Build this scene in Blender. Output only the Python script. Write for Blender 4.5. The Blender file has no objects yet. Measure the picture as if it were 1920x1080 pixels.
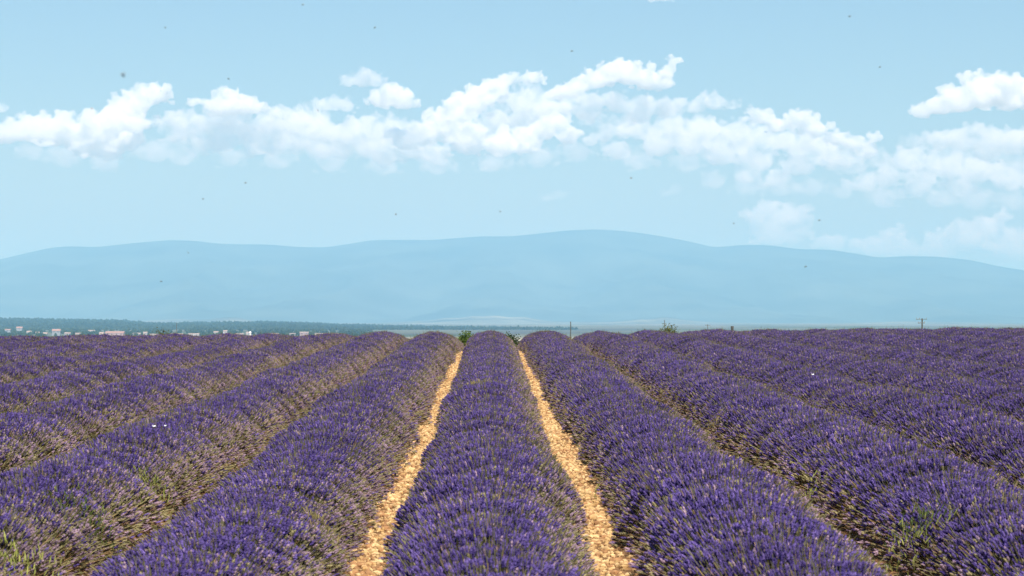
import bpy, bmesh, math, random
import numpy as np
from mathutils import Vector, Matrix, noise as mnoise

R = math.radians
random.seed(7)
rng = np.random.default_rng(7)
scene = bpy.context.scene
C = scene.collection

# ------------------------------------------------------------------ camera
F = 3733.33                       # focal length in pixels of the 1920 px wide photograph
HOR, VPX = 600.0, 920.0           # level of the eye and direction of the rows, in those pixels
CAM_Z = 2.274
cam_d = bpy.data.cameras.new('camera')
cam = bpy.data.objects.new('camera', cam_d)
C.objects.link(cam)
cam_d.lens = 70.0
cam_d.sensor_width = 36.0
cam_d.clip_start = 0.1
cam_d.clip_end = 200000.0
cam_d.dof.use_dof = True
cam_d.dof.focus_distance = 42.0
cam_d.dof.aperture_fstop = 5.6
cam.location = (0, 0, CAM_Z)
PITCH = math.atan((HOR - 540.0) / F)
YAW = math.atan((960.0 - VPX) / F)
cam.rotation_euler = (math.pi / 2 + PITCH, 0, -YAW)
scene.camera = cam

# ------------------------------------------------------------------ sky, sun, exposure
SUN_EL, SUN_AZ = 54.0, 165.0      # azimuth clockwise from +Y (the rows run along +Y)
w = bpy.data.worlds.new('World')
scene.world = w
w.use_nodes = True
nt = w.node_tree
nt.nodes.clear()
wo = nt.nodes.new('ShaderNodeOutputWorld')
bg = nt.nodes.new('ShaderNodeBackground')
sky = nt.nodes.new('ShaderNodeTexSky')
sky.sky_type = 'NISHITA'
sky.sun_disc = False
sky.sun_elevation = R(SUN_EL)
sky.sun_rotation = R(SUN_AZ)
sky.altitude = 600
sky.air_density = 1.45
sky.dust_density = 1.0
sky.ozone_density = 5.5
bg.inputs['Strength'].default_value = 0.077
nt.links.new(sky.outputs[0], bg.inputs[0])
nt.links.new(bg.outputs[0], wo.inputs[0])

sun_d = bpy.data.lights.new('sun', 'SUN')
sun_d.energy = 5.0
sun_d.angle = R(0.53)
sun_d.color = (1.0, 0.96, 0.90)
sun = bpy.data.objects.new('sun', sun_d)
C.objects.link(sun)
sd = Vector((math.sin(R(SUN_AZ)) * math.cos(R(SUN_EL)), math.cos(R(SUN_AZ)) * math.cos(R(SUN_EL)), math.sin(R(SUN_EL))))
sun.rotation_euler = sd.to_track_quat('Z', 'Y').to_euler()
sun.location = (0, -20, 40)

vs = scene.view_settings
vs.view_transform = 'Standard'
vs.look = 'None'
vs.exposure = 0.60
vs.gamma = 1.0
vs.use_curve_mapping = False
cy = scene.cycles
cy.use_denoising = True
cy.max_bounces = 20
cy.diffuse_bounces = 3
cy.glossy_bounces = 2
cy.transmission_bounces = 3
cy.transparent_max_bounces = 8
cy.volume_bounces = 16
cy.sample_clamp_indirect = 6.0


# ------------------------------------------------------------------ helpers
def px_dir(x, y):
    """direction through a pixel of the photograph, used to survey where things stand"""
    v = Vector(((x - 960.0) / F, (540.0 - y) / F, -1.0))
    return (cam.rotation_euler.to_matrix() @ v).normalized()


def at(x, y, dist):
    """world point seen at a pixel, at a distance measured along the rows"""
    d = px_dir(x, y)
    return Vector((0, 0, CAM_Z)) + d * (dist / d.y)


def mesh_np(name, verts, tris, mats=(), midx=None, cols=None, smooth=False):
    me = bpy.data.meshes.new(name)
    verts = np.asarray(verts, dtype=np.float32)
    tris = np.asarray(tris, dtype=np.int32)
    k = tris.shape[1]
    me.vertices.add(len(verts))
    me.vertices.foreach_set('co', verts.ravel())
    me.loops.add(tris.size)
    me.loops.foreach_set('vertex_index', tris.ravel())
    me.polygons.add(len(tris))
    me.polygons.foreach_set('loop_start', np.arange(0, tris.size, k, dtype=np.int32))
    for m in mats:
        me.materials.append(m)
    if midx is not None:
        me.polygons.foreach_set('material_index', np.asarray(midx, dtype=np.int32))
    me.polygons.foreach_set('use_smooth', np.full(len(tris), smooth, dtype=bool))
    if cols is not None:
        a = me.color_attributes.new('tint', 'FLOAT_COLOR', 'POINT')
        c4 = np.ones((len(verts), 4), dtype=np.float32)
        c4[:, :3] = cols
        a.data.foreach_set('color', c4.ravel())
    me.update()
    me.validate()
    return me


def link(name, data, parent=None):
    o = bpy.data.objects.new(name, data)
    C.objects.link(o)
    if parent is not None:
        o.parent = parent
    return o


def tag(o, label=None, cat=None, group=None, kind=None):
    if label:
        o['label'] = label
    if cat:
        o['category'] = cat
    if group:
        o['group'] = group
    if kind:
        o['kind'] = kind
    return o


def new_mat(name):
    m = bpy.data.materials.new(name)
    m.use_nodes = True
    t = m.node_tree
    t.nodes.clear()
    out = t.nodes.new('ShaderNodeOutputMaterial')
    return m, t, out


def simple_mat(name, col, rough=0.85, var=0.25, scale=8.0, spec=0.2):
    m, t, out = new_mat(name)
    b = t.nodes.new('ShaderNodeBsdfPrincipled')
    tc = t.nodes.new('ShaderNodeTexCoord')
    n = t.nodes.new('ShaderNodeTexNoise')
    n.inputs['Scale'].default_value = scale
    n.inputs['Detail'].default_value = 5
    r = t.nodes.new('ShaderNodeValToRGB')
    r.color_ramp.elements[0].position = 0.3
    r.color_ramp.elements[1].position = 0.7
    r.color_ramp.elements[0].color = (*[c * (1 - var) for c in col], 1)
    r.color_ramp.elements[1].color = (*[min(1, c * (1 + var)) for c in col], 1)
    t.links.new(tc.outputs['Object'], n.inputs['Vector'])
    t.links.new(n.outputs['Fac'], r.inputs[0])
    t.links.new(r.outputs[0], b.inputs['Base Color'])
    b.inputs['Roughness'].default_value = rough
    b.inputs['Specular IOR Level'].default_value = spec
    t.links.new(b.outputs[0], out.inputs['Surface'])
    return m


def leaf_mat(name, translucency=0.25, rand=0.25):
    """leaf or petal: the colour sits on the plant itself (tint), each plant a little different"""
    m, t, out = new_mat(name)
    at_ = t.nodes.new('ShaderNodeAttribute')
    at_.attribute_name = 'tint'
    oi = t.nodes.new('ShaderNodeObjectInfo')
    mr = t.nodes.new('ShaderNodeMapRange')
    mr.inputs['To Min'].default_value = 1 - rand
    mr.inputs['To Max'].default_value = 1 + rand
    t.links.new(oi.outputs['Random'], mr.inputs['Value'])
    mx = t.nodes.new('ShaderNodeVectorMath')
    mx.operation = 'SCALE'
    t.links.new(at_.outputs['Color'], mx.inputs[0])
    t.links.new(mr.outputs[0], mx.inputs['Scale'])
    d = t.nodes.new('ShaderNodeBsdfDiffuse')
    tr = t.nodes.new('ShaderNodeBsdfTranslucent')
    ms = t.nodes.new('ShaderNodeMixShader')
    ms.inputs[0].default_value = translucency
    t.links.new(mx.outputs[0], d.inputs['Color'])
    t.links.new(mx.outputs[0], tr.inputs['Color'])
    t.links.new(d.outputs[0], ms.inputs[1])
    t.links.new(tr.outputs[0], ms.inputs[2])
    t.links.new(ms.outputs[0], out.inputs['Surface'])
    return m


def ico(sub, r=1.0):
    bm = bmesh.new()
    bmesh.ops.create_icosphere(bm, subdivisions=sub, radius=r)
    v = np.array([x.co[:] for x in bm.verts])
    f = np.array([[q.index for q in p.verts] for p in bm.faces])
    bm.free()
    return v, f


def smooth(a, b, x):
    t = np.clip((x - a) / (b - a), 0, 1)
    return t * t * (3 - 2 * t)


# ------------------------------------------------------------------ terrain
PITCH_ROW = 1.9                   # metres between lavender rows
PLAIN = -25.0


def ground_z(x, y):
    """field climbs away from the camera, rolls over a crest and drops to the plain"""
    x = np.asarray(x, dtype=float)
    y = np.asarray(y, dtype=float)
    s0, s1, y0, y1 = 0.01795, -0.034, 60.0, 81.0
    a = np.minimum(y, y0) * s0
    t = np.clip(y - y0, 0, y1 - y0)
    a = a + s0 * t + 0.5 * (s1 - s0) / (y1 - y0) * t * t
    a = a + s1 * np.clip(y - y1, 0, 800)
    z = a + 0.008 * np.clip(x, -60, 60) * np.clip(y / 70.0, 0, 1)
    z = np.where(y < -5, -5 * s0 + (y + 5) * 0.004, z)
    k = smooth(300, 1200, y)
    z = z * (1 - k) + PLAIN * k
    return z


def graded(lo, hi, fine, step, grow):
    v = [0.0]
    d = step
    while v[-1] < hi:
        v.append(v[-1] + d)
        if v[-1] > fine:
            d *= grow
    u = [0.0]
    d = step
    while u[-1] > lo:
        u.append(u[-1] - d)
        if u[-1] < -fine:
            d *= grow
    return np.array(sorted(set(np.clip(v, lo, hi)) | set(np.clip(u, lo, hi))))


def grid_mesh(name, X, Y, Z, mat, smooth_=True):
    n, m = X.shape
    v = np.stack([X.ravel(), Y.ravel(), Z.ravel()], 1)
    i = np.arange(n * m).reshape(n, m)
    q = np.stack([i[:-1, :-1].ravel(), i[:-1, 1:].ravel(), i[1:, 1:].ravel(), i[1:, :-1].ravel()], 1)
    return mesh_np(name, v, q, [mat], smooth=smooth_)


def ground_material():
    m, t, out = new_mat('soil_and_farmland')
    b = t.nodes.new('ShaderNodeBsdfPrincipled')
    b.inputs['Roughness'].default_value = 0.95
    b.inputs['Specular IOR Level'].default_value = 0.1
    geo = t.nodes.new('ShaderNodeNewGeometry')
    n1 = t.nodes.new('ShaderNodeTexNoise')
    n1.inputs['Scale'].default_value = 9.0
    n1.inputs['Detail'].default_value = 8
    r1 = t.nodes.new('ShaderNodeValToRGB')
    r1.color_ramp.elements[0].position = 0.35
    r1.color_ramp.elements[0].color = (0.13, 0.068, 0.03, 1)
    r1.color_ramp.elements[1].position = 0.65
    r1.color_ramp.elements[1].color = (0.30, 0.165, 0.075, 1)
    t.links.new(geo.outputs['Position'], n1.inputs['Vector'])
    t.links.new(n1.outputs['Fac'], r1.inputs[0])
    # farmland patches on the plain
    mp = t.nodes.new('ShaderNodeMapping')
    mp.inputs['Scale'].default_value = (0.0032, 0.0016, 0.0)
    mp.inputs['Rotation'].default_value = (0, 0, 0.35)
    vo = t.nodes.new('ShaderNodeTexVoronoi')
    vo.inputs['Scale'].default_value = 1.0
    r2 = t.nodes.new('ShaderNodeValToRGB')
    cr = r2.color_ramp
    cr.interpolation = 'CONSTANT'
    cr.elements[0].position = 0.0
    cr.elements[0].color = (0.46, 0.39, 0.28, 1)
    cr.elements[1].position = 0.3
    cr.elements[1].color = (0.10, 0.13, 0.05, 1)
    for p, c in ((0.45, (0.52, 0.45, 0.36)), (0.62, (0.16, 0.17, 0.07)), (0.75, (0.42, 0.34, 0.30)), (0.9, (0.24, 0.19, 0.30))):
        e = cr.elements.new(p)
        e.color = (*c, 1)
    t.links.new(geo.outputs['Position'], mp.inputs['Vector'])
    t.links.new(mp.outputs[0], vo.inputs['Vector'])
    sep = t.nodes.new('ShaderNodeSeparateColor')
    t.links.new(vo.outputs['Color'], sep.inputs[0])
    t.links.new(sep.outputs[0], r2.inputs[0])
    xyz = t.nodes.new('ShaderNodeSeparateXYZ')
    t.links.new(geo.outputs['Position'], xyz.inputs[0])
    mr = t.nodes.new('ShaderNodeMapRange')
    mr.inputs['From Min'].default_value = 130
    mr.inputs['From Max'].default_value = 200
    t.links.new(xyz.outputs['Y'], mr.inputs['Value'])
    # beyond the village the plain is mostly wooded, as far as the mountains
    wr = t.nodes.new('ShaderNodeValToRGB')
    w_ = wr.color_ramp
    w_.elements[0].position = 0.0
    w_.elements[0].color = (0, 0, 0, 1)
    w_.elements[1].position = 1.0
    w_.elements[1].color = (0, 0, 0, 1)
    for p, c in ((0.036, 0.0), (0.044, 0.85), (0.095, 0.85), (0.125, 0.72), (0.33, 0.72), (0.40, 0.0)):
        w_.elements.new(p).color = (c, c, c, 1)
    dv = t.nodes.new('ShaderNodeMath')
    dv.operation = 'DIVIDE'
    dv.inputs[1].default_value = 75000
    t.links.new(xyz.outputs['Y'], dv.inputs[0])
    t.links.new(dv.outputs[0], wr.inputs[0])
    wm = t.nodes.new('ShaderNodeMix')
    wm.data_type = 'RGBA'
    wm.inputs['B'].default_value = (0.05, 0.062, 0.032, 1)
    t.links.new(wr.outputs[0], wm.inputs['Factor'])
    t.links.new(r2.outputs[0], wm.inputs['A'])
    mix = t.nodes.new('ShaderNodeMix')
    mix.data_type = 'RGBA'
    t.links.new(mr.outputs[0], mix.inputs['Factor'])
    t.links.new(r1.outputs[0], mix.inputs['A'])
    t.links.new(wm.outputs['Result'], mix.inputs['B'])
    t.links.new(mix.outputs['Result'], b.inputs['Base Color'])
    bp = t.nodes.new('ShaderNodeBump')
    bp.inputs['Strength'].default_value = 0.6
    bp.inputs['Distance'].default_value = 0.03
    t.links.new(n1.outputs['Fac'], bp.inputs['Height'])
    t.links.new(bp.outputs[0], b.inputs['Normal'])
    t.links.new(b.outputs[0], out.inputs['Surface'])
    return m


gx = graded(-22000, 22000, 50, 1.2, 1.18)
gy = graded(-2500, 75000, 140, 1.0, 1.12)
GX, GY = np.meshgrid(gx, gy)
ground = link('ground', grid_mesh('ground', GX, GY, ground_z(GX, GY), ground_material()))
tag(ground, kind='structure')


def fbm(x, y, s, seed, octs=5):
    out = np.zeros(np.shape(x))
    fx, fy = np.ravel(x), np.ravel(y)
    o = np.array([mnoise.fractal((a * s + seed * 13.1, b * s - seed * 7.7, seed * 3.3), 1.0, 2.0, octs) for a, b in zip(fx, fy)])
    return o.reshape(np.shape(x))


RIDGE = [(-900, 520), (-600, 500), (-300, 508), (-120, 498), (0, 487), (50, 475), (100, 464), (140, 462), (180, 464), (260, 455), (320, 450), (370, 452),
         (410, 457), (450, 458), (500, 458), (560, 463), (610, 464), (650, 458), (700, 450), (750, 450), (810, 450), (860, 446), (900, 443),
         (960, 443), (1010, 438), (1060, 432), (1120, 430), (1170, 433), (1230, 441), (1290, 452), (1340, 464), (1390, 459), (1440, 459),
         (1500, 467), (1560, 468), (1610, 476), (1650, 483), (1700, 480), (1760, 481), (1820, 487), (1880, 500), (1920, 506), (2000, 520),
         (2200, 530), (2500, 515), (2900, 530)]


def range_mesh(name, prof, dist, front, back, mat, step, rows, amp, seed, base, power=1.5):
    px = np.arange(prof[0][0], prof[-1][0], step, dtype=float)
    top = np.interp(px, [p[0] for p in prof], [p[1] for p in prof])
    ker = np.hanning(9)
    ker /= ker.sum()
    top = np.convolve(np.pad(top, 4, mode='edge'), ker, mode='valid')
    tl = np.concatenate([np.linspace(0, 1, rows), 1 + np.linspace(0.06, 1, 8)])
    T, P = np.meshgrid(tl, px, indexing='ij')
    TOP = np.broadcast_to(top, T.shape)
    D = np.where(T <= 1, dist - front * (1 - T), dist + back * (T - 1))
    X = (P - VPX) / F * D
    zr = CAM_Z + (HOR - TOP) / F * dist
    prof_t = np.where(T <= 1, np.clip(T, 0, 1) ** power, (2 - np.clip(T, 1, 2)) ** 1.2)
    nz = fbm(X, D * 0.35, 1.0 / (front * 0.28), seed, 6)
    ridg = 1 - np.abs(nz)
    env = np.sin(np.clip(T, 0, 1) * math.pi) ** 0.8 * 0.85
    Z = base + (zr - base) * np.clip(prof_t + amp * (ridg - 0.72) * env + 0.004 * nz, 0, 1.02)
    return grid_mesh(name, X, D, Z, mat)


m_forest = simple_mat('mountain_forest_and_rock', (0.07, 0.088, 0.072), 0.95, 0.4, 0.0011, 0.05)
m_foot = simple_mat('foothill_scrub', (0.14, 0.14, 0.10), 0.95, 0.9, 0.0016, 0.05)
m_wood = simple_mat('woodland_floor', (0.06, 0.075, 0.035), 0.95, 0.4, 0.004, 0.05)
mt = link('mountains', range_mesh('mountains', RIDGE, 25000, 8500, 3500, m_forest, 6, 60, 0.42, 3, PLAIN - 8))
tag(mt, kind='structure')
FOOT = [(-700, 603), (0, 602), (150, 604), (260, 602), (340, 598), (380, 599), (430, 594), (450, 596), (480, 602), (600, 606), (700, 606), (760, 603), (810, 601), (835, 596), (860, 597), (885, 592),
        (905, 594), (930, 591), (950, 595), (985, 594), (1010, 600), (1040, 602), (1120, 603), (1170, 601), (1200, 597), (1225, 598), (1245, 593), (1265, 596), (1290, 600), (1350, 605), (1500, 607), (1650, 604), (1700, 602), (1780, 604), (1900, 606), (2600, 606)]
ft = link('foothills', range_mesh('foothills', FOOT, 15500, 2500, 1200, m_foot, 5, 22, 0.6, 8, PLAIN - 6, 1.2))
tag(ft, kind='structure')
RISE = [(-600, 598), (0, 599), (100, 601), (230, 603), (290, 609), (400, 607), (520, 606), (640, 611), (760, 614), (900, 616), (1000, 618), (1300, 620), (1700, 619), (2500, 620)]
rise_me = range_mesh('hills', RISE, 8200, 2600, 600, m_wood, 9, 14, 0.2, 5, PLAIN - 3, 0.8)
rs = link('hills', rise_me)
tag(rs, kind='structure')

# ------------------------------------------------------------------ lavender
m_flower = leaf_mat('lavender_flower', 0.32, 0.14)
m_green = leaf_mat('lavender_stem_and_leaf', 0.30, 0.16)
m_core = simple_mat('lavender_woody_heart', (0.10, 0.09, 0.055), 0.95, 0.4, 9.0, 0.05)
ROW_A, ROW_B, ROW_H = 0.60, 0.835, 0.70
HEAD_PROF = np.array([[0.0, 0.4], [0.2, 1.0], [0.45, 0.75], [0.65, 0.95], [1.0, 0.15]])


def perp(d):
    u = np.cross(d, np.array([0.31, 0.87, 0.12]))
    u /= np.linalg.norm(u, axis=1)[:, None] + 1e-9
    return u, np.cross(d, u)


def tubes(p, d, length, prof, radius, sides, col):
    """many small lathed bodies at once: base points p, axes d, profile of (t, r)"""
    n, k = len(p), len(prof)
    u, v = perp(d)
    ph = rng.uniform(0, 6.28, n)
    ang = ph[:, None, None] + np.arange(sides)[None, None, :] * (2 * math.pi / sides) + np.arange(k)[None, :, None] * 0.5
    rad = radius[:, None] * prof[None, :, 1]
    ctr = p[:, None, :] + d[:, None, :] * (length[:, None] * prof[None, :, 0])[:, :, None]
    vv = ctr[:, :, None, :] + (np.cos(ang) * rad[:, :, None])[..., None] * u[:, None, None, :] + (np.sin(ang) * rad[:, :, None])[..., None] * v[:, None, None, :]
    base = (np.arange(n) * k * sides)[:, None, None]
    i = np.arange(k - 1)[None, :, None] * sides
    j = np.arange(sides)[None, None, :]
    j2 = (j + 1) % sides
    q = np.stack([base + i + j, base + i + j2, base + i + sides + j2, base + i + sides + j], -1).reshape(-1, 4)
    cc = np.repeat(col, k * sides, axis=0)
    return vv.reshape(-1, 3), q, cc


def make_plant(seed, n, pale):
    g = np.random.default_rng(seed)
    # directions over the dome; fewer towards the skirts
    cz = g.uniform(0.02, 1.0, n * 2) ** 0.8
    keep = g.random(n * 2) < (0.32 + 0.68 * smooth(0.25, 0.75, cz))
    cz = cz[keep][:n]
    n = len(cz)
    az = g.uniform(0, 2 * math.pi, n)
    sz = np.sqrt(1 - cz ** 2)
    dr = np.stack([np.cos(az) * sz * ROW_B, np.sin(az) * sz * ROW_A, cz * ROW_H], 1)
    lump = np.array([mnoise.noise((a * 3.2 + seed, b * 3.2, c * 3.2)) for a, b, c in dr])
    rad = 1.0 + 0.07 * lump - np.abs(g.normal(0, 0.05, n))
    tip = dr * rad[:, None]
    tip[:, 2] += 0.02
    root = dr * np.array([0.45, 0.45, 0.30]) * g.uniform(0.8, 1.1, n)[:, None]
    root[:, 2] -= 0.02
    ax = tip - root
    ax += g.normal(0, 0.05, (n, 3))
    ln = np.linalg.norm(ax, axis=1)
    ax /= ln[:, None]
    head = g.uniform(0.035, 0.065, n)
    hb = tip - ax * head[:, None]
    # flower colours: blue-violet, lilac, a few faded heads; lighter flanks under darker tops painted in as light
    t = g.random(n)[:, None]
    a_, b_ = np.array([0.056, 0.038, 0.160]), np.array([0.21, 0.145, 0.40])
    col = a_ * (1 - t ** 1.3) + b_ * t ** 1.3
    ce = cz - 0.27 * dr[:, 0] / ROW_B          # shifts the paler heads towards the +x side
    faded_or_lit = (g.random(n) < 0.05 + pale + 0.80 * (1 - smooth(0.36, 0.88, ce)))[:, None]
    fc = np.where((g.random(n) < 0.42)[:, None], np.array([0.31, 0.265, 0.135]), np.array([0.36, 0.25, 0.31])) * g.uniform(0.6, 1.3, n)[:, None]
    col = np.where(faded_or_lit, fc, col) * g.uniform(0.75, 1.25, n)[:, None]
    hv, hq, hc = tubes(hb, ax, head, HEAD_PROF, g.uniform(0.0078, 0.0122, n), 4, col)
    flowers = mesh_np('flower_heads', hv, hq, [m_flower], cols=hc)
    # stems
    sc = np.array([0.185, 0.17, 0.075]) * (0.8 + 0.9 * (1 - smooth(0.35, 0.85, cz)))[:, None] * g.uniform(0.7, 1.5, n)[:, None]
    dry = (g.random(n) < 0.12 + 0.6 * (1 - smooth(0.1, 0.7, cz)))[:, None]
    sc = np.where(dry, np.array([0.38, 0.25, 0.12]) * g.uniform(0.7, 1.3, n)[:, None], sc)
    sv, sq, scol = tubes(root, ax, ln - head * 0.9, np.array([[0, 1.3], [1.0, 0.9]]), np.full(n, 0.0026), 3, sc)
    # grey-green leaves in the heart of the plant
    m = 520
    lz = g.uniform(0.0, 1.0, m)
    la = g.uniform(0, 2 * math.pi, m)
    ls = np.sqrt(1 - lz ** 2)
    ld = np.stack([np.cos(la) * ls * ROW_B, np.sin(la) * ls * ROW_A, lz * ROW_H], 1)
    lb = ld * g.uniform(0.42, 0.66, m)[:, None]
    lx = ld / np.linalg.norm(ld, axis=1)[:, None] + np.array([0, 0, 0.5]) + g.normal(0, 0.35, (m, 3))
    lx /= np.linalg.norm(lx, axis=1)[:, None]
    lc = np.array([0.13, 0.15, 0.075]) * g.uniform(0.6, 1.5, m)[:, None]
    lv, lq, lcol = tubes(lb, lx, g.uniform(0.07, 0.16, m), np.array([[0, 0.5], [0.45, 1.2], [1, 0.1]]), np.full(m, 0.006), 3, lc)
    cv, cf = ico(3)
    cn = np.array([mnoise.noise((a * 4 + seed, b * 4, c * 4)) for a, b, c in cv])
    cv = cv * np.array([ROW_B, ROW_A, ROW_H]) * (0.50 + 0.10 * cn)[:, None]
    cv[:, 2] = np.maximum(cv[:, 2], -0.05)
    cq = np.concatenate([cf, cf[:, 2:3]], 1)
    off1, off2 = len(sv), len(sv) + len(lv)
    V = np.concatenate([sv, lv, cv])
    Q = [tuple(q) for q in sq.tolist()]
    Q2 = (lq + off1).tolist()
    me = bpy.data.meshes.new('foliage')
    me.from_pydata(V.tolist(), [], sq.tolist() + Q2 + (cf + off2).tolist())
    me.materials.append(m_green)
    me.materials.append(m_core)
    mi = np.zeros(len(me.polygons), dtype=np.int32)
    mi[-len(cf):] = 1
    me.polygons.foreach_set('material_index', mi)
    a = me.color_attributes.new('tint', 'FLOAT_COLOR', 'POINT')
    c4 = np.ones((len(V), 4), dtype=np.float32)
    c4[:off2, :3] = np.concatenate([scol, lcol])
    a.data.foreach_set('color', c4.ravel())
    me.update()
    return flowers, me


PALE = [0.0, 0.0, 0.01, 0.02, 0.05, 0.08, 0.12, 0.2]
N_VAR = len(PALE)
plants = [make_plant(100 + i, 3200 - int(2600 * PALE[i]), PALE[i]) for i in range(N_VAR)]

ORD = ['', 'first', 'second', 'third', 'fourth', 'fifth', 'sixth', 'seventh', 'eighth', 'ninth', 'tenth', 'eleventh', 'twelfth', 'thirteenth']


def row_label(k):
    if k == 0:
        return 'purple lavender row in the middle, flanked by both bright stony paths'
    side = 'left' if k < 0 else 'right'
    return f'{ORD[abs(k)]} purple lavender row to the {side} of the row between the stony paths'


def row_scale(k, y):
    a = mnoise.fractal((k * 5.3, y * 0.2, 1.7), 1.0, 2.0, 2)
    return 1.0 + 0.10 * a


for k in range(-12, 14):
    xr = k * PITCH_ROW + (0.09 if k >= 2 else 0.02 if k == -2 else 0.0)
    y_start = max(11.0, (abs(xr) - 2.6) / 0.262)
    y_end = 91.0 + random.uniform(-0.6, 0.6)
    row = link('lavender_row', None)
    row.location = (xr, y_start, float(ground_z(xr, y_start)))
    tag(row, row_label(k), 'lavender row', 'lavender rows planted side by side across the field')
    y = y_start
    while y < y_end:
        s = row_scale(k, y)
        px_ = xr + random.gauss(0, 0.035)
        gz = float(ground_z(px_, y))
        q = 0.5 + 0.55 * mnoise.fractal((k * 3.1 + 40, y * 0.35, 9.1), 1.0, 2.0, 2) + random.gauss(0, 0.16)
        vi = int(min(0.999, max(0, q)) * N_VAR)
        fl, fo = plants[vi]
        p = link('lavender_plant', fo, row)
        p['kind'] = 'stuff'
        p.location = (px_ - row.location.x, y - row.location.y, gz - row.location.z)
        p.rotation_euler = (random.gauss(0, 0.03), random.gauss(0, 0.03), random.gauss(0, 0.2))
        sx = s * random.uniform(0.94, 1.05)
        low = 0.80 + 0.20 * float(smooth(17, 32, y)) if k == -1 else 1.0     # this row has stayed lower at the near end
        p.scale = (sx, sx * random.uniform(0.95, 1.1), s * low * random.uniform(0.95, 1.04))
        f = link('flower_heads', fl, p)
        f['kind'] = 'stuff'
        y += 0.60 * random.uniform(0.88, 1.12)


def surface_hit(x, y, y0=8.0, y1=90.0):
    """where the sight line through a pixel meets the lavender or the ground"""
    d = px_dir(x, y)
    t = y0
    while t < y1:
        p = Vector((0, 0, CAM_Z)) + d * (t / d.y)
        k = round(p.x / PITCH_ROW)
        u = (p.x - k * PITCH_ROW) / ROW_B
        h = ROW_H * math.sqrt(max(0, 1 - u * u)) if abs(u) < 1 else 0
        if p.z <= float(ground_z(p.x, p.y)) + h:
            return p, k, h
        t += 0.05
    return p, k, h


# ------------------------------------------------------------------ stones on the paths
m_stone, t_, out_ = new_mat('limestone_pebble')
b_ = t_.nodes.new('ShaderNodeBsdfPrincipled')
a_ = t_.nodes.new('ShaderNodeAttribute')
a_.attribute_name = 'tint'
t_.links.new(a_.outputs['Color'], b_.inputs['Base Color'])
b_.inputs['Roughness'].default_value = 0.9
b_.inputs['Specular IOR Level'].default_value = 0.15
t_.links.new(b_.outputs[0], out_.inputs['Surface'])


def stone_strip(n, xc, ya, yb, halfw, size):
    v0, f0 = ico(1)
    u = rng.random(n)
    y = ya + (yb - ya) * u
    x = xc + rng.normal(0, halfw * 0.62, n) + 0.05 * np.sin(y * 0.9 + xc * 3)
    r = size * np.clip(rng.lognormal(0, 0.36, n), 0.4, 1.7)
    z = ground_z(x, y) + r * 0.25
    V = v0[None] * (1 + rng.normal(0, 0.17, (n, len(v0), 1)))
    V = V * rng.uniform(0.6, 1.35, (n, 1, 3)) * np.array([1, 1, 0.7]) * r[:, None, None]
    an = rng.uniform(0, 6.28, n)
    ca, sa = np.cos(an)[:, None], np.sin(an)[:, None]
    Vx = V[..., 0] * ca - V[..., 1] * sa
    Vy = V[..., 0] * sa + V[..., 1] * ca
    V = np.stack([Vx + x[:, None], Vy + y[:, None], V[..., 2] + z[:, None]], -1)
    Ff = f0[None] + (np.arange(n) * len(v0))[:, None, None]
    t = rng.random(n)[:, None]
    col = np.array([0.45, 0.27, 0.105]) * (1 - t) + np.array([0.66, 0.46, 0.23]) * t
    rust = (rng.random(n) < 0.30)[:, None]
    col = np.where(rust, np.array([0.36, 0.19, 0.085]), col) * rng.uniform(0.75, 1.15, n)[:, None]
    return V.reshape(-1, 3), Ff.reshape(-1, 3), np.repeat(np.clip(col, 0, 0.9), len(v0), 0)


for j, (lab) in (( -1, 'pale limestone pebbles covering the path left of the middle lavender row'),
                 (0, 'pale limestone pebbles covering the path right of the middle lavender row'),
                 (1, 'limestone pebbles in the furrow one row right of the right path'),
                 (2, 'limestone pebbles in the furrow two rows right of the right path')):
    xc = (j + 0.5) * PITCH_ROW
    if j in (-1, 0):
        v1, f1, c1 = stone_strip(6000, xc, 12, 40, 0.28, 0.0205)
        v2, f2, c2 = stone_strip(4300, xc, 40, 80, 0.27, 0.025)
    else:
        ya = max(12, abs(xc) / 0.27)
        v1, f1, c1 = stone_strip(1600, xc, ya, 45, 0.25, 0.034)
        v2, f2, c2 = stone_strip(900, xc, 45, 78, 0.25, 0.04)
    me = mesh_np('stony_path_gravel', np.concatenate([v1, v2]), np.concatenate([f1, f2 + len(v1)]), [m_stone], cols=np.concatenate([c1, c2]))
    tag(link('gravel', me), lab, 'gravel', 'stony strips between the lavender rows', 'stuff')

# ------------------------------------------------------------------ weeds in the rows
def blades(n, h, spread, ca, cb, wdt=0.006):
    a = rng.uniform(0, 6.28, n)
    rr = spread * np.sqrt(rng.random(n))
    p = np.stack([np.cos(a) * rr, np.sin(a) * rr, np.zeros(n)], 1)
    d = np.stack([np.cos(a) * rr / spread * 0.5, np.sin(a) * rr / spread * 0.5, np.ones(n)], 1) + rng.normal(0, 0.18, (n, 3))
    d /= np.linalg.norm(d, axis=1)[:, None]
    t = rng.random(n)[:, None]
    col = np.array(ca) * (1 - t) + np.array(cb) * t
    return tubes(p, d, h * rng.uniform(0.5, 1.1, n), np.array([[0, 0.7], [0.5, 1.0], [1, 0.1]]), np.full(n, wdt), 3, col)


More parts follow.
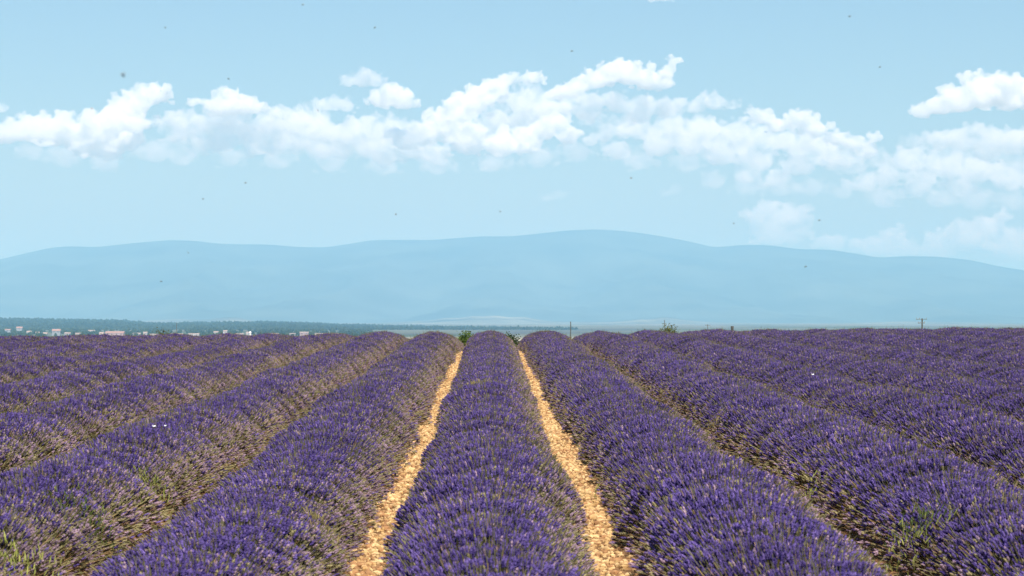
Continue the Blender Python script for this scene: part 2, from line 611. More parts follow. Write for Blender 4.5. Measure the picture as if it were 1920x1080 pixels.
WEEDS = [(303, 925, 0.20, 0.16, 'bright yellow-green weed tuft on the second row left of centre'),
         (62, 1070, 0.26, 0.20, 'yellow-green weed tuft at the lower left corner of the field'),
         (1688, 1030, 0.24, 0.16, 'yellow-green weed tuft in the furrow at the lower right'),
         (1722, 965, 0.20, 0.12, 'dull green weed tuft just behind the lower right furrow tuft'),
         (1512, 925, 0.14, 0.10, 'small yellow-green weed tuft in the furrow right of the right path'),
         (1105, 945, 0.14, 0.07, 'thin pale green weed blades standing in the middle row'),
         (150, 945, 0.20, 0.14, 'dark green weed tuft on the second row at the left'),
         (605, 975, 0.15, 0.09, 'small olive weed tuft on the row left of the left path'),
         (890, 715, 0.16, 0.16, 'straw-coloured dry patch near the far end of the middle row'),
         (1330, 800, 0.16, 0.12, 'olive weed tuft in the far furrow right of the right path')]
for i, (x, y, h, sp, lab) in enumerate(WEEDS):
    p, k, hh = surface_hit(x, y)
    if 'dark' in lab or 'dull' in lab:
        ca, cb = (0.07, 0.11, 0.03), (0.16, 0.20, 0.05)
    elif 'straw' in lab or 'olive' in lab:
        ca, cb = (0.22, 0.19, 0.07), (0.42, 0.33, 0.13)
    else:
        ca, cb = (0.20, 0.23, 0.05), (0.42, 0.43, 0.11)
    v, q, c = blades(int(70 * (sp / 0.12) ** 1.2), h * 0.12 + 0.045, sp * 1.7, ca, cb, 0.005)
    for b0 in range(0, len(v), 9):
        v[b0:b0 + 9, 1] += random.gauss(0, sp * 1.6)
        v[b0:b0 + 9, 0] += random.gauss(0, sp * 0.4)
        xw, yw = v[b0:b0 + 3, 0].mean() + p.x, v[b0:b0 + 3, 1].mean() + p.y
        u = (xw - round(xw / PITCH_ROW) * PITCH_ROW) / ROW_B
        v[b0:b0 + 9, 2] += float(ground_z(xw, yw)) + ROW_H * math.sqrt(max(0.0, 1 - u * u)) - p.z - random.uniform(-0.02, 0.03)
    o = link('weed_tuft', mesh_np('weed_tuft', v, q, [m_green], cols=c))
    o.location = (p.x, p.y, p.z - 0.04)
    tag(o, lab, 'weed', 'weeds growing between the lavender plants')
    o['kind'] = 'stuff'

# ------------------------------------------------------------------ bushes beyond the field
m_bark = simple_mat('bark', (0.12, 0.085, 0.055), 0.95, 0.35, 6.0)


def bush(x, y, dist, half_w_px, top_px, lab, ca, cb, n=2600):
    c = at(x, y, dist)
    gz = float(ground_z(c.x, dist))
    ztop = at(x, top_px, dist).z
    h = ztop - gz
    rw = half_w_px / F * dist
    root = link('bush', None)
    root.location = (c.x, dist, gz)
    tag(root, lab, 'bush', 'bushes beyond the far edge of the field')
    # stems
    sv = []
    n_st = 6
    a = rng.uniform(0, 6.28, n_st)
    d = np.stack([np.cos(a) * 0.35, np.sin(a) * 0.35, np.ones(n_st)], 1)
    d /= np.linalg.norm(d, axis=1)[:, None]
    v, q, cc = tubes(np.zeros((n_st, 3)) - np.array([0, 0, 0.05]), d, np.full(n_st, h * 0.75), np.array([[0, 1.0], [0.6, 0.6], [1, 0.25]]), np.full(n_st, 0.03), 5, np.full((n_st, 3), 0.1))
    link('stems', mesh_np('stems', v, q, [m_bark]), root)['kind'] = 'stuff'
    # leaves in clumps
    nc = 16
    ctr = rng.normal(0, 1, (nc, 3))
    ctr /= np.linalg.norm(ctr, axis=1)[:, None]
    ctr *= rng.uniform(0.25, 0.75, nc)[:, None]
    ctr = ctr * np.array([rw, rw, h * 0.45]) + np.array([0, 0, h * 0.55])
    ci = rng.integers(0, nc, n)
    pp = ctr[ci] + rng.normal(0, 1, (n, 3)) * np.array([rw * 0.22, rw * 0.22, h * 0.11])
    pp[:, 2] = np.clip(pp[:, 2], 0.05, h * 1.02)
    nn = rng.normal(0, 1, (n, 3)) + np.array([0, 0, 0.4])
    nn /= np.linalg.norm(nn, axis=1)[:, None]
    u, vv = perp(nn)
    s = rng.uniform(0.025, 0.05, n)[:, None]
    V = np.stack([pp - u * s * 1.5, pp - vv * s * 0.7, pp + u * s * 1.5, pp + vv * s * 0.7], 1).reshape(-1, 3)
    Q = np.arange(n * 4).reshape(n, 4)
    t = rng.random(n)[:, None]
    col = np.repeat(np.array(ca) * (1 - t) + np.array(cb) * t, 4, 0)
    link('crown', mesh_np('crown', V, Q, [m_green], cols=col), root)['kind'] = 'stuff'
    return root


bush(876, 640, 96, 27, 622, 'round green bush at the far end of the left stony path', (0.04, 0.075, 0.012), (0.12, 0.17, 0.03))
bush(957, 640, 97, 24, 623, 'darker green bush at the far end of the right stony path', (0.025, 0.055, 0.02), (0.08, 0.13, 0.04))
bush(1254, 622, 112, 24, 608, 'olive bush on the skyline beside a thin pole', (0.07, 0.09, 0.02), (0.16, 0.17, 0.06))
bush(306, 632, 112, 22, 615, 'small olive bush on the skyline in front of the village', (0.07, 0.08, 0.02), (0.18, 0.17, 0.05))

# ------------------------------------------------------------------ poles, posts
m_pole = simple_mat('weathered_pole_wood', (0.10, 0.10, 0.085), 0.9, 0.3, 3.0)
m_metal = simple_mat('galvanised_arm', (0.16, 0.17, 0.16), 0.6, 0.2, 5.0)
m_white = simple_mat('white_painted_stake', (0.78, 0.77, 0.72), 0.7, 0.06, 6.0)
m_glass = simple_mat('porcelain_insulator', (0.32, 0.30, 0.27), 0.4, 0.1, 6.0)


def rod(name, a, b, r0, r1, mat, parent, sides=8):
    a, b = np.array(a, float), np.array(b, float)
    d = b - a
    L = np.linalg.norm(d)
    v, q, c = tubes(a[None], (d / L)[None], np.array([L]), np.array([[0, 0.001], [0, 1], [0.5, (1 + r1 / r0) / 2], [1, r1 / r0], [1, 0.001]]), np.array([r0]), sides, np.ones((1, 3)))
    return link(name, mesh_np(name, v, q, [mat], smooth=False), parent)


def pole(x, top, dist, lab, arms=(), rad=0.13):
    c = at(x, top, dist)
    gz = float(ground_z(c.x, dist)) - 0.3
    root = link('utility_pole', None)
    root.location = (c.x, dist, gz)
    tag(root, lab, 'utility pole', 'poles beyond the field')
    h = c.z - gz
    rod('pole', (0, 0, 0), (0, 0, h), rad * 1.3, rad * 0.8, m_pole, root)
    for z, wl, wr in arms:
        arm = rod('crossarm', (-wl, -0.14, h - z), (wr, -0.14, h - z), 0.07, 0.07, m_metal, root, 4)
        for xx in (-wl * 0.92, -wl * 0.45, wr * 0.92):
            rod('insulator', (xx, -0.14, h - z + 0.05), (xx, -0.14, h - z + 0.3), 0.05, 0.03, m_glass, arm, 6)
    return root


pole(1729, 597, 370, 'tall pole with two crossarms on the skyline at the right', ((0.15, 1.15, 0.85), (0.85, 0.8, 0.45)), 0.17)
pole(1070, 603, 300, 'plain dark pole standing behind the rows right of centre', (), 0.085)
pole(1246, 600, 420, 'thin faint pole rising behind the olive skyline bush', (), 0.075)
pole(1327, 608, 620, 'short distant pole with a small crossarm right of the olive bush', ((0.3, 0.8, 0.8),), 0.11)
pole(331, 606, 700, 'thin pole standing in front of the village at the left', (), 0.11)

p = at(469, 624, 66)
st = link('marker_stake', None)
st.location = (p.x, 66, float(ground_z(p.x, 66)))
tag(st, 'short white marker stake at the far edge of the field, left', 'stake')
hs = p.z - st.location.z
rod('shaft', (0, 0, 0), (0, 0, hs), 0.035, 0.035, m_white, st)
rod('cap', (0, 0, hs), (0, 0, hs + 0.05), 0.045, 0.02, m_white, st)
p = at(1373, 611.5, 84)
po = link('wooden_post', None)
po.location = (p.x, 84, float(ground_z(p.x, 84)))
tag(po, 'dark wooden post just clearing the lavender skyline right of centre', 'post')
hp = p.z - po.location.z
rod('shaft', (0, 0, 0), (0, 0, hp - 0.1), 0.055, 0.055, m_pole, po)
rod('head', (0, 0, hp - 0.1), (0, 0, hp), 0.075, 0.06, m_pole, po)

# ------------------------------------------------------------------ village on the plain
wall_m = {n: simple_mat('render_' + n, c, 0.9, 0.08, 0.3) for n, c in
          {'white': (0.50, 0.48, 0.49), 'cream': (0.40, 0.35, 0.31), 'pink': (0.38, 0.28, 0.29), 'grey': (0.27, 0.28, 0.30)}.items()}
m_roof = simple_mat('clay_roof_tiles', (0.34, 0.20, 0.16), 0.9, 0.2, 0.6)
m_roof2 = simple_mat('pale_clay_roof_tiles', (0.36, 0.27, 0.23), 0.9, 0.2, 0.6)
m_dark = simple_mat('dark_window_glass', (0.04, 0.045, 0.05), 0.2, 0.1, 1.0, 0.5)  # plain dark glass, shared by all the house windows


def box_mesh(name, x0, x1, y0, y1, z0, z1, mat):
    v = [(x0, y0, z0), (x1, y0, z0), (x1, y1, z0), (x0, y1, z0), (x0, y0, z1), (x1, y0, z1), (x1, y1, z1), (x0, y1, z1)]
    f = [(0, 3, 2, 1), (4, 5, 6, 7), (0, 1, 5, 4), (1, 2, 6, 5), (2, 3, 7, 6), (3, 0, 4, 7)]
    return mesh_np(name, v, f, [mat])


def house(x, base, wpx, hpx, dist, wall, roof, lab):
    s = dist / F
    # stand the house on the plain at the distance where its foot is seen
    c = at(x, base, dist)
    zb = max(c.z, PLAIN)
    W, H = wpx * s * 0.9, hpx * s * 0.8
    dpt = max(7.0, W * 0.55)
    root = link('house', None)
    root.location = (c.x, dist, PLAIN)
    tag(root, lab, 'house', 'houses of the village on the plain')
    z0, z1 = 0.0, zb - PLAIN + H * 0.68
    link('wall', box_mesh('wall', -W / 2, W / 2, 0, dpt, z0, z1, wall_m[wall]), root)
    e, rh = 0.4, H * 0.36
    v = [(-W / 2 - e, -e, z1), (W / 2 + e, -e, z1), (W / 2 + e, dpt + e, z1), (-W / 2 - e, dpt + e, z1),
         (-W / 2 - e, dpt / 2, z1 + rh), (W / 2 + e, dpt / 2, z1 + rh)]
    f = [(0, 1, 5, 4), (2, 3, 4, 5)]
    me = bpy.data.meshes.new('roof')
    me.from_pydata(v, [], f + [(0, 4, 3), (1, 2, 5), (0, 3, 2, 1)])
    me.materials.append(roof)
    link('roof', me, root)
    nw = max(1, int(W // 6))
    for i in range(nw):
        xx = -W / 2 + W * (i + 0.5) / nw
        link('window', box_mesh('window', xx - 0.6, xx + 0.6, -0.06, 0.02, z1 - 2.6, z1 - 1.0, m_dark), root)
    return root


HOUSES = [
    (14, 622, 11, 6, 3900, 'grey', 0, 'pale grey house among trees at the left edge of the village'),
    (36, 620, 12, 9, 4100, 'grey', 0, 'pale house high in the village near the left edge'),
    (54, 627, 9, 8, 3500, 'white', 1, 'small white house below the high pale house at the left'),
    (70, 628, 7, 7, 3400, 'cream', 1, 'narrow cream house, second of the low row at the left'),
    (84, 630, 9, 8, 3300, 'white', 1, 'small white house, third of the low row at the left'),
    (105, 627, 17, 12, 3400, 'grey', 0, 'tall pale grey house standing above the low village row'),
    (126, 629, 12, 7, 3300, 'grey', 1, 'low grey house right of the tall pale house'),
    (146, 629, 11, 6, 3300, 'cream', 1, 'low cream house left of the white gabled house'),
    (171, 623, 13, 5, 3900, 'white', 1, 'small white house set back among dark trees'),
    (190, 631, 9, 10, 3100, 'white', 1, 'bright white house against the long red-roofed building'),
    (214, 631, 38, 12, 3100, 'pink', 0, 'long pink building with a red tiled roof, largest in the village'),
    (256, 629, 15, 6, 3300, 'grey', 1, 'low grey house just right of the long pink building'),
    (272, 628, 8, 7, 3300, 'white', 1, 'tiny white house left of the small olive skyline bush'),
    (288, 630, 16, 5, 3200, 'cream', 1, 'low cream house touching the left of the olive skyline bush'),
    (330, 630, 26, 6, 3000, 'cream', 1, 'long low cream barn behind the thin left pole'),
    (363, 629, 22, 5, 3100, 'white', 1, 'long low white barn right of the thin left pole'),
    (405, 626, 10, 6, 3400, 'white', 1, 'bright white house, left one of a close pair'),
    (422, 625, 8, 7, 3400, 'white', 1, 'bright white house, right one of a close pair'),
    (449, 629, 16, 5, 3100, 'pink', 1, 'low pinkish house left of the white marker stake'),
    (466, 628, 10, 7, 3100, 'white', 1, 'white house directly above the white marker stake'),
    (514, 628, 18, 4, 3200, 'white', 1, 'long flat white shed midway between stake and rounded rows'),
    (548, 628, 12, 4, 3200, 'grey', 1, 'small flat grey shed right of the long flat white shed'),
    (570, 627, 18, 6, 3200, 'pink', 1, 'low pink house in the right part of the village'),
    (601, 628, 24, 4, 3200, 'white', 1, 'long flat white shed right of the low pink house'),
    (628, 628, 14, 4, 3200, 'cream', 1, 'last low cream shed of the village towards the middle'),
]
for (x, b, wv, hv, d, wl, rf, lab) in HOUSES:
    house(x, b, wv, hv, d, wl, m_roof if rf == 0 else m_roof2, lab)

# ------------------------------------------------------------------ woods on the rise and round the village
def wood(name, P, rads, lab):
    v0, f0 = ico(1)
    n = len(P)
    V = v0[None] * (1 + rng.normal(0, 0.22, (n, len(v0), 1))) * rads[:, None, None] * np.array([1, 1, 1.15])
    V = V + P[:, None, :]
    Ff = f0[None] + (np.arange(n) * len(v0))[:, None, None]
    t = rng.random(n)[:, None]
    col = np.array([0.018, 0.032, 0.014]) * (1 - t) + np.array([0.05, 0.068, 0.03]) * t
    me = mesh_np(name, V.reshape(-1, 3), Ff.reshape(-1, 3), [m_green], cols=np.repeat(col, len(v0), 0))
    return tag(link(name, me), lab, 'woodland', None, 'stuff')


rv = np.array([v.co[:] for v in rise_me.vertices])
rv = rv[(rv[:, 1] < 8250) & (rv[:, 0] < (1080 - VPX) / F * rv[:, 1])]
n = 14000
i = rng.integers(0, len(rv), n)
P = rv[i] + np.stack([rng.uniform(-9, 9, n) * 1.2, rng.uniform(-60, 60, n), rng.uniform(0, 3, n)], 1)
wood('distant_woods', P, rng.uniform(4.0, 8.0, n), 'dark hazy woodland covering the low rise beyond the village')
n = 1500
d = rng.uniform(3150, 5600, n)
pxs = rng.uniform(-150, 700, n)
keep = (np.sin(pxs * 0.05) + np.sin(d * 0.008 + pxs * 0.02)) > -0.3
d, pxs = d[keep], pxs[keep]
P = np.stack([(pxs - VPX) / F * d, d, np.full(len(d), PLAIN + 3.0)], 1)
wood('village_trees', P, rng.uniform(2.5, 5.0, len(d)), 'hazy trees scattered between the houses of the village')

# ------------------------------------------------------------------ insects
m_bee = simple_mat('insect_body', (0.05, 0.04, 0.03), 0.7, 0.3, 200.0)
m_wing = simple_mat('insect_wing', (0.35, 0.34, 0.32), 0.5, 0.1, 200.0)
m_bfly = simple_mat('white_butterfly_wing', (0.82, 0.82, 0.78), 0.8, 0.05, 200.0)


def lathe_body(name, pts, sides, mat, parent):
    v, q, c = tubes(np.array([[0.0, pts[0][0], 0.0]]), np.array([[0.0, 1.0, 0.0]]), np.array([pts[-1][0] - pts[0][0]]),
                    np.array([[(a - pts[0][0]) / (pts[-1][0] - pts[0][0]), r] for a, r in pts]), np.array([1.0]), sides, np.ones((1, 3)))
    return link(name, mesh_np(name, v, q, [mat], smooth=True), parent)


def wing(name, pts, mat, parent, th=0.0003):
    n = len(pts)
    v = [(x, y, z) for x, y, z in pts] + [(x, y, z - th) for x, y, z in pts]
    f = [tuple(range(n)), tuple(range(2 * n - 1, n - 1, -1))] + [(k, (k + 1) % n + 0, (k + 1) % n + n, k + n) for k in range(n)]
    me = bpy.data.meshes.new(name)
    me.from_pydata(v, [], f)
    me.materials.append(mat)
    return link(name, me, parent)


def bee(x, y, dist, lab, s=1.0):
    root = link('flying_bee', None)
    root.location = at(x, y, dist)
    root.rotation_euler = (random.uniform(-0.4, 0.4), random.uniform(-0.4, 0.4), random.uniform(0, 6.28))
    root.scale = (s, s, s)
    tag(root, lab, 'bee', 'bees in the air over the field')
    lathe_body('abdomen', [(-0.0085, 0.0004), (-0.007, 0.0019), (-0.004, 0.0026), (-0.001, 0.0016), (0, 0.0007)], 7, m_bee, root)
    lathe_body('thorax', [(0, 0.0008), (0.001, 0.002), (0.0025, 0.0023), (0.004, 0.001)], 7, m_bee, root)
    lathe_body('head', [(0.004, 0.0008), (0.005, 0.0016), (0.0062, 0.0005)], 7, m_bee, root)
    for sgn in (-1, 1):
        wing('wing', [(0, 0.003, 0.002), (sgn * 0.004, 0.004, 0.0035), (sgn * 0.0085, 0.002, 0.005), (sgn * 0.008, -0.001, 0.005), (sgn * 0.003, 0.0, 0.003)], m_wing, root)
    return root


BEES = [(568, 9, 9, 'dark bee near the top edge, left of the middle'), (310, 52, 9, 'dark bee high in the sky above the left clouds'),
        (230, 141, 4.2, 'blurred bee close to the camera, left of the tall left cloud'), (428, 148, 9, 'bee just above the pointed left cloud'),
        (172, 204, 10, 'bee just above the far left cloud bank'), (596, 207, 10, 'bee in front of the cloud bank left of the two small clouds'),
        (703, 52, 9, 'bee in blue sky above the two small clouds'), (1072, 96, 9, 'bee in blue sky left of the highest cloud'),
        (1593, 31, 8, 'bee in blue sky high at the upper right'), (1650, 126, 9, 'bee left of the bright flat-based cloud'),
        (460, 343, 10, 'bee in pale sky under the left cloud bank'), (381, 373, 10, 'bee in pale sky, lower of two under the left clouds'),
        (938, 397, 10, 'bee in pale sky above the middle of the mountain'), (742, 402, 10, 'bee in pale sky above the mountain, left of the middle'),
        (353, 474, 10, 'bee against the mountain top at the left'), (302, 528, 10, 'bee against the mountain flank at the left'),
        (1536, 413, 9, 'bee right of the round low cloud at the right'), (1376, 419, 9, 'bee left of the round low cloud at the right'),
        (1511, 500, 9, 'bee against the mountain flank at the right'), (1183, 334, 10, 'bee in pale sky under the central clouds')]
for x, y, d, lab in BEES:
    bee(x, y, d * 1.25, lab)


def butterfly(x, y, lab, s=1.0):
    p, k, h = surface_hit(x, y)
    root = link('butterfly', None)
    root.location = (p.x, p.y - 0.05, p.z + 0.07)
    root.rotation_euler = (0.5, 0, random.uniform(-0.8, 0.8))
    root.scale = (s, s, s)
    tag(root, lab, 'butterfly', 'white butterflies on the lavender')
    lathe_body('body', [(-0.012, 0.0006), (-0.008, 0.0016), (0, 0.002), (0.006, 0.0018), (0.009, 0.0006)], 7, m_bee, root)
    for sg in (-1, 1):
        wing('forewing', [(0, 0.006, 0.001), (sg * 0.012, 0.017, 0.007), (sg * 0.026, 0.014, 0.012), (sg * 0.023, 0.002, 0.011), (sg * 0.004, -0.001, 0.002)], m_bfly, root)
        wing('hindwing', [(0, -0.0015, 0.001), (sg * 0.019, 0.000, 0.009), (sg * 0.020, -0.012, 0.009), (sg * 0.010, -0.017, 0.005)], m_bfly, root)
    return root


butterfly(290, 811, 'white butterfly on the second row left of centre, left of two', 0.75)
butterfly(312, 810, 'white butterfly on the second row left of centre, right of two', 0.6)
butterfly(1523, 710, 'white butterfly low over the far rows at the right', 0.9)

# ------------------------------------------------------------------ clouds
def cloud_mat(name, dens, lo, hi):
    """water droplets in billows: dense hearts, torn thin edges"""
    m, t, out = new_mat(name)
    v = t.nodes.new('ShaderNodeVolumePrincipled')
    v.inputs['Color'].default_value = (1, 1, 1, 1)
    v.inputs['Absorption Color'].default_value = (1, 1, 1, 1)
    v.inputs['Anisotropy'].default_value = 0.0
    geo = t.nodes.new('ShaderNodeTexCoord')
    n = t.nodes.new('ShaderNodeTexNoise')
    n.inputs['Scale'].default_value = 0.30
    n.inputs['Detail'].default_value = 5
    n.inputs['Roughness'].default_value = 0.62
    mr = t.nodes.new('ShaderNodeMapRange')
    mr.interpolation_type = 'SMOOTHSTEP'
    mr.inputs['From Min'].default_value = lo
    mr.inputs['From Max'].default_value = hi
    mr.inputs['To Max'].default_value = dens
    t.links.new(geo.outputs['Object'], n.inputs['Vector'])
    t.links.new(n.outputs['Fac'], mr.inputs['Value'])
    t.links.new(mr.outputs[0], v.inputs['Density'])
    t.links.new(v.outputs[0], out.inputs['Volume'])
    m.cycles.volume_step_rate = 0.2
    return m


m_cl = [cloud_mat('cloud_dense', 0.0105, 0.31, 0.54), cloud_mat('cloud_soft', 0.0052, 0.34, 0.60), cloud_mat('cloud_veil', 0.0021, 0.32, 0.62)]
tex_big = bpy.data.textures.new('billow', 'CLOUDS')
tex_big.noise_scale = 1.6
tex_big.noise_depth = 3
tex_small = bpy.data.textures.new('puff', 'CLOUDS')
tex_small.noise_scale = 0.45
tex_small.noise_depth = 4
U = 100.0


def cloud(blobs, dist, dens, lab, flat=None):
    g = random.Random(int(blobs[0][0] * 7 + blobs[0][1]))
    s = dist / F / U
    cx = sum(b[0] for b in blobs) / len(blobs)
    cyy = sum(b[1] for b in blobs) / len(blobs)
    v0, f0 = ico(2)
    V, Ff = [], []

    def ball(x, y, r, dz, sq=0.88):
        Ff.append(f0 + len(V) * len(v0))
        V.append(v0 * np.array([r * s * 1.12, r * s * 1.12, r * s * sq]) + np.array([(x - cx) * s, dz * s, (cyy - y) * s]))

    for (x, y, r) in blobs:
        r *= 1.2
        ball(x, y, r, 0, 0.8)
        for _ in range(11):
            a = g.uniform(-0.4, math.pi + 0.4)
            q = g.uniform(0.6, 1.15) * r
            x1, y1, r1, dz = x + math.cos(a) * q * 1.35, y - math.sin(a) * q * 0.8, r * g.uniform(0.2, 0.46), g.uniform(-1, 1) * r
            ball(x1, y1, r1, dz)
            for _ in range(5):
                a2 = a + g.uniform(-1.3, 1.3)
                q2 = r1 * g.uniform(0.8, 1.3)
                ball(x1 + math.cos(a2) * q2, y1 - math.sin(a2) * q2 * 0.9, r1 * g.uniform(0.25, 0.5), dz + g.uniform(-1, 1) * r1)
        for _ in range(4):      # ragged shelves trailing below
            ball(x + g.uniform(-1.5, 1.5) * r, y + g.uniform(0.3, 0.8) * r, r * g.uniform(0.2, 0.4), g.uniform(-1, 1) * r, 0.35)
    V = np.concatenate(V)
    if flat is not None:
        zf = (cyy - flat) * s
        V[:, 2] = np.where(V[:, 2] < zf, zf + (V[:, 2] - zf) * 0.12, V[:, 2])
    me = mesh_np('cloud', V, np.concatenate(Ff))
    o = link('cloud', me)
    rm = o.modifiers.new('r', 'REMESH')
    rm.mode = 'VOXEL'
    rm.voxel_size = 2.2 * s
    d1 = o.modifiers.new('d1', 'DISPLACE')
    d1.texture = tex_big
    d1.texture_coords = 'GLOBAL'
    d1.strength = 1.3
    d2 = o.modifiers.new('d2', 'DISPLACE')
    d2.texture = tex_small
    d2.texture_coords = 'GLOBAL'
    d2.strength = 0.7
    c = at(cx, cyy, dist)
    o.location = c / U      # displaced in units of 100 m, then set to true size
    dg = bpy.context.evaluated_depsgraph_get()
    m2 = bpy.data.meshes.new_from_object(o.evaluated_get(dg))
    o.modifiers.clear()
    o.data = m2
    bpy.data.meshes.remove(me)
    m2.materials.clear()
    m2.materials.append(m_cl[dens])
    o.location = c
    o.scale = (U, U, U)
    tag(o, lab, 'cloud', 'summer clouds over the mountains')
    return o


CLOUDS = [
    (0, 36500, 'tall curling white cloud at the left of the cloud bank', None,
     [(10, 250, 22), (55, 245, 24), (100, 248, 28), (150, 258, 28), (190, 252, 32), (218, 228, 30), (245, 202, 25), (268, 184, 20), (296, 178, 16), (312, 176, 8), (205, 275, 24), (160, 280, 18), (238, 265, 20)]),
    (0, 37500, 'pointed white cloud rising left of the two small clouds', None,
     [(428, 178, 14), (418, 200, 20), (440, 198, 18), (462, 196, 13), (482, 204, 10), (510, 208, 8), (388, 195, 9), (362, 192, 7)]),
    (1, 38000, 'soft broken cloud bank under the pointed white cloud', None,
     [(330, 228, 20), (335, 250, 20), (380, 235, 22), (440, 240, 26), (500, 238, 26), (560, 232, 28), (600, 245, 26), (540, 266, 26), (480, 272, 22), (590, 200, 14), (625, 194, 14), (650, 198, 12), (420, 266, 20), (600, 278, 22), (380, 275, 18)]),
    (1, 36000, 'small flat cloud, upper of the two small clouds', None, [(652, 151, 12), (678, 147, 15), (703, 151, 13)]),
    (0, 36500, 'small round cloud, lower of the two small clouds', None, [(716, 187, 17), (734, 176, 19), (754, 190, 16)]),
    (0, 37000, 'large white cloud climbing to the right in the middle of the bank', None,
     [(835, 224, 20), (860, 213, 22), (885, 194, 22), (910, 177, 21), (936, 162, 16), (956, 148, 9), (1000, 145, 12), (985, 147, 9), (850, 242, 22), (800, 252, 22),
      (880, 268, 24), (940, 272, 24), (990, 266, 22), (1020, 242, 20), (1045, 232, 16), (1066, 256, 16), (760, 262, 20)]),
    (1, 38500, 'soft grey heart of the large middle cloud', None,
     [(970, 190, 22), (1000, 185, 24), (1020, 205, 24), (980, 225, 22), (930, 225, 20), (910, 245, 20)]),
    (1, 38500, 'soft low cloud left of the large middle cloud', None,
     [(650, 252, 24), (700, 243, 28), (745, 250, 26), (690, 272, 26), (770, 275, 24), (640, 280, 20), (720, 292, 20), (820, 290, 20)]),
    (0, 37500, 'highest cloud with a small turret at its right end', None,
     [(1045, 180, 11), (1062, 172, 14), (1088, 165, 14), (1120, 150, 17), (1148, 136, 20), (1180, 140, 20), (1215, 150, 20), (1244, 155, 14), (1263, 114, 9), (1257, 132, 8)]),
    (1, 38200, 'flat layered cloud directly under the highest cloud', None,
     [(1060, 200, 16), (1110, 192, 18), (1160, 194, 20), (1210, 196, 18), (1250, 204, 18), (1300, 200, 14), (1340, 190, 16), (1372, 196, 10), (1100, 215, 16), (1200, 218, 16)]),
    (1, 39000, 'small wisp of cloud below the middle of the bank', None, [(1108, 264, 11), (1135, 252, 14), (1165, 248, 12)]),
    (0, 37600, 'white cloud stepping down to the right of the highest cloud', None,
     [(1412, 210, 9), (1432, 222, 13), (1458, 236, 15), (1485, 228, 14), (1505, 223, 16), (1530, 242, 16), (1570, 260, 13), (1605, 268, 15), (1640, 258, 10), (1625, 285, 14)]),
    (1, 39500, 'soft broken cloud beneath the highest cloud, right of the middle', None,
     [(1200, 244, 20), (1260, 238, 22), (1320, 242, 24), (1230, 275, 20), (1290, 272, 22), (1160, 285, 18)]),
    (1, 39600, 'soft cloud bank under the white stepping cloud', None,
     [(1380, 250, 24), (1430, 262, 26), (1490, 266, 26), (1545, 275, 24), (1350, 290, 22), (1420, 302, 22), (1500, 310, 22), (1575, 300, 22), (1400, 330, 16), (1460, 335, 18)]),
    (0, 35500, 'bright heaped cloud with a flat base at the right edge', 220,
     [(1728, 210, 14), (1758, 200, 19), (1800, 188, 26), (1845, 176, 30), (1890, 178, 30), (1935, 180, 28), (1975, 190, 26)]),
    (1, 38000, 'soft grey-white cloud under the bright flat-based cloud', None,
     [(1760, 264, 18), (1805, 260, 24), (1860, 262, 26), (1905, 266, 26), (1950, 268, 22), (1850, 285, 20)]),
    (1, 41000, 'lower cloud bank at the right, beneath the soft cloud', None,
     [(1620, 345, 18), (1660, 332, 20), (1700, 300, 22), (1740, 316, 22), (1780, 314, 24), (1830, 320, 26), (1890, 335, 24), (1940, 340, 22), (1720, 350, 20), (1800, 352, 20)]),
    (2, 42000, 'long thin veil of cloud low at the right', None,
     [(1340, 340, 16), (1400, 352, 18), (1460, 352, 18), (1520, 352, 18), (1580, 358, 16), (1660, 372, 18), (1760, 372, 20), (1830, 375, 22), (1900, 378, 20)]),
    (1, 60000, 'round faint cloud rising from the mountain ridge at the right', None,
     [(1432, 412, 20), (1455, 395, 20), (1482, 408, 24), (1450, 440, 24), (1495, 435, 18)]),
    (1, 66000, 'faint hazy cloud heaps resting on the ridge at the far right', None,
     [(1560, 458, 18), (1640, 462, 22), (1680, 464, 24), (1760, 467, 26), (1810, 447, 28), (1850, 430, 26), (1900, 467, 30), (1950, 462, 28)]),
    (2, 43000, 'thin pale veil hanging below the curling left cloud', None,
     [(60, 285, 18), (120, 295, 20), (200, 305, 18), (290, 285, 22), (340, 292, 20)]),
    (2, 43500, 'thin pale veil along the underside of the middle bank', None,
     [(430, 296, 18), (520, 300, 20), (620, 305, 20), (720, 312, 20), (820, 308, 20), (920, 305, 20), (1010, 296, 20), (1080, 285, 20)]),
    (2, 43000, 'thin pale veil below the highest cloud and its layers', None,
     [(1120, 225, 18), (1180, 235, 20), (1250, 262, 22), (1310, 262, 22), (1380, 285, 22), (1290, 305, 20), (1200, 300, 20)]),
    (2, 42500, 'thin pale veil joining the stepping cloud to the right bank', None,
     [(1600, 310, 20), (1650, 300, 18), (1660, 375, 18), (1720, 270, 18), (1780, 290, 22), (1880, 300, 24), (1930, 310, 22)]),
    (2, 41000, 'tiny faint cloud above the mountain summit', None, [(1030, 369, 9), (1048, 366, 10)]),
    (2, 41000, 'tiny faint cloud right of the summit cloud', None, [(1250, 362, 8), (1266, 358, 9)]),
    (1, 36000, 'cloud fragment cut by the top edge of the picture', None, [(1230, -4, 8), (1248, -6, 9)]),
    (1, 36500, 'cloud fragment at the left edge above the curling cloud', None, [(-8, 204, 10), (4, 203, 8)]),
]
for dens, dist, lab, flat, bl in CLOUDS:
    cloud(bl, dist, dens, lab, flat)

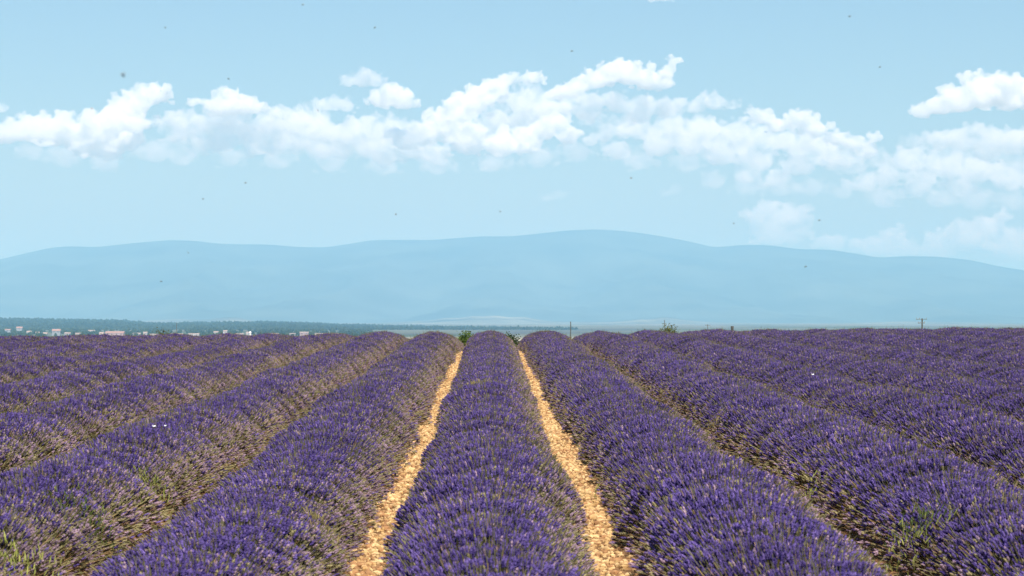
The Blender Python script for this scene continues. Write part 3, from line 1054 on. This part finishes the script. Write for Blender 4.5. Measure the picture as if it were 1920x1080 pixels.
# ------------------------------------------------------------------ haze
hz = link('haze', box_mesh('haze', -22500, 22500, -3000, 75500, -40, 1480, None))
m, t, out = new_mat('summer_haze')
v = t.nodes.new('ShaderNodeVolumePrincipled')
v.inputs['Color'].default_value = (0.28, 0.60, 0.88, 1)
v.inputs['Absorption Color'].default_value = (0.42, 0.45, 0.5, 1)
v.inputs['Density'].default_value = 0.88e-4
v.inputs['Anisotropy'].default_value = 0.0
t.links.new(v.outputs[0], out.inputs['Volume'])
hz.data.materials.clear()
hz.data.materials.append(m)
tag(hz, 'thin blue summer haze filling the air over the plain', 'haze', None, 'stuff')
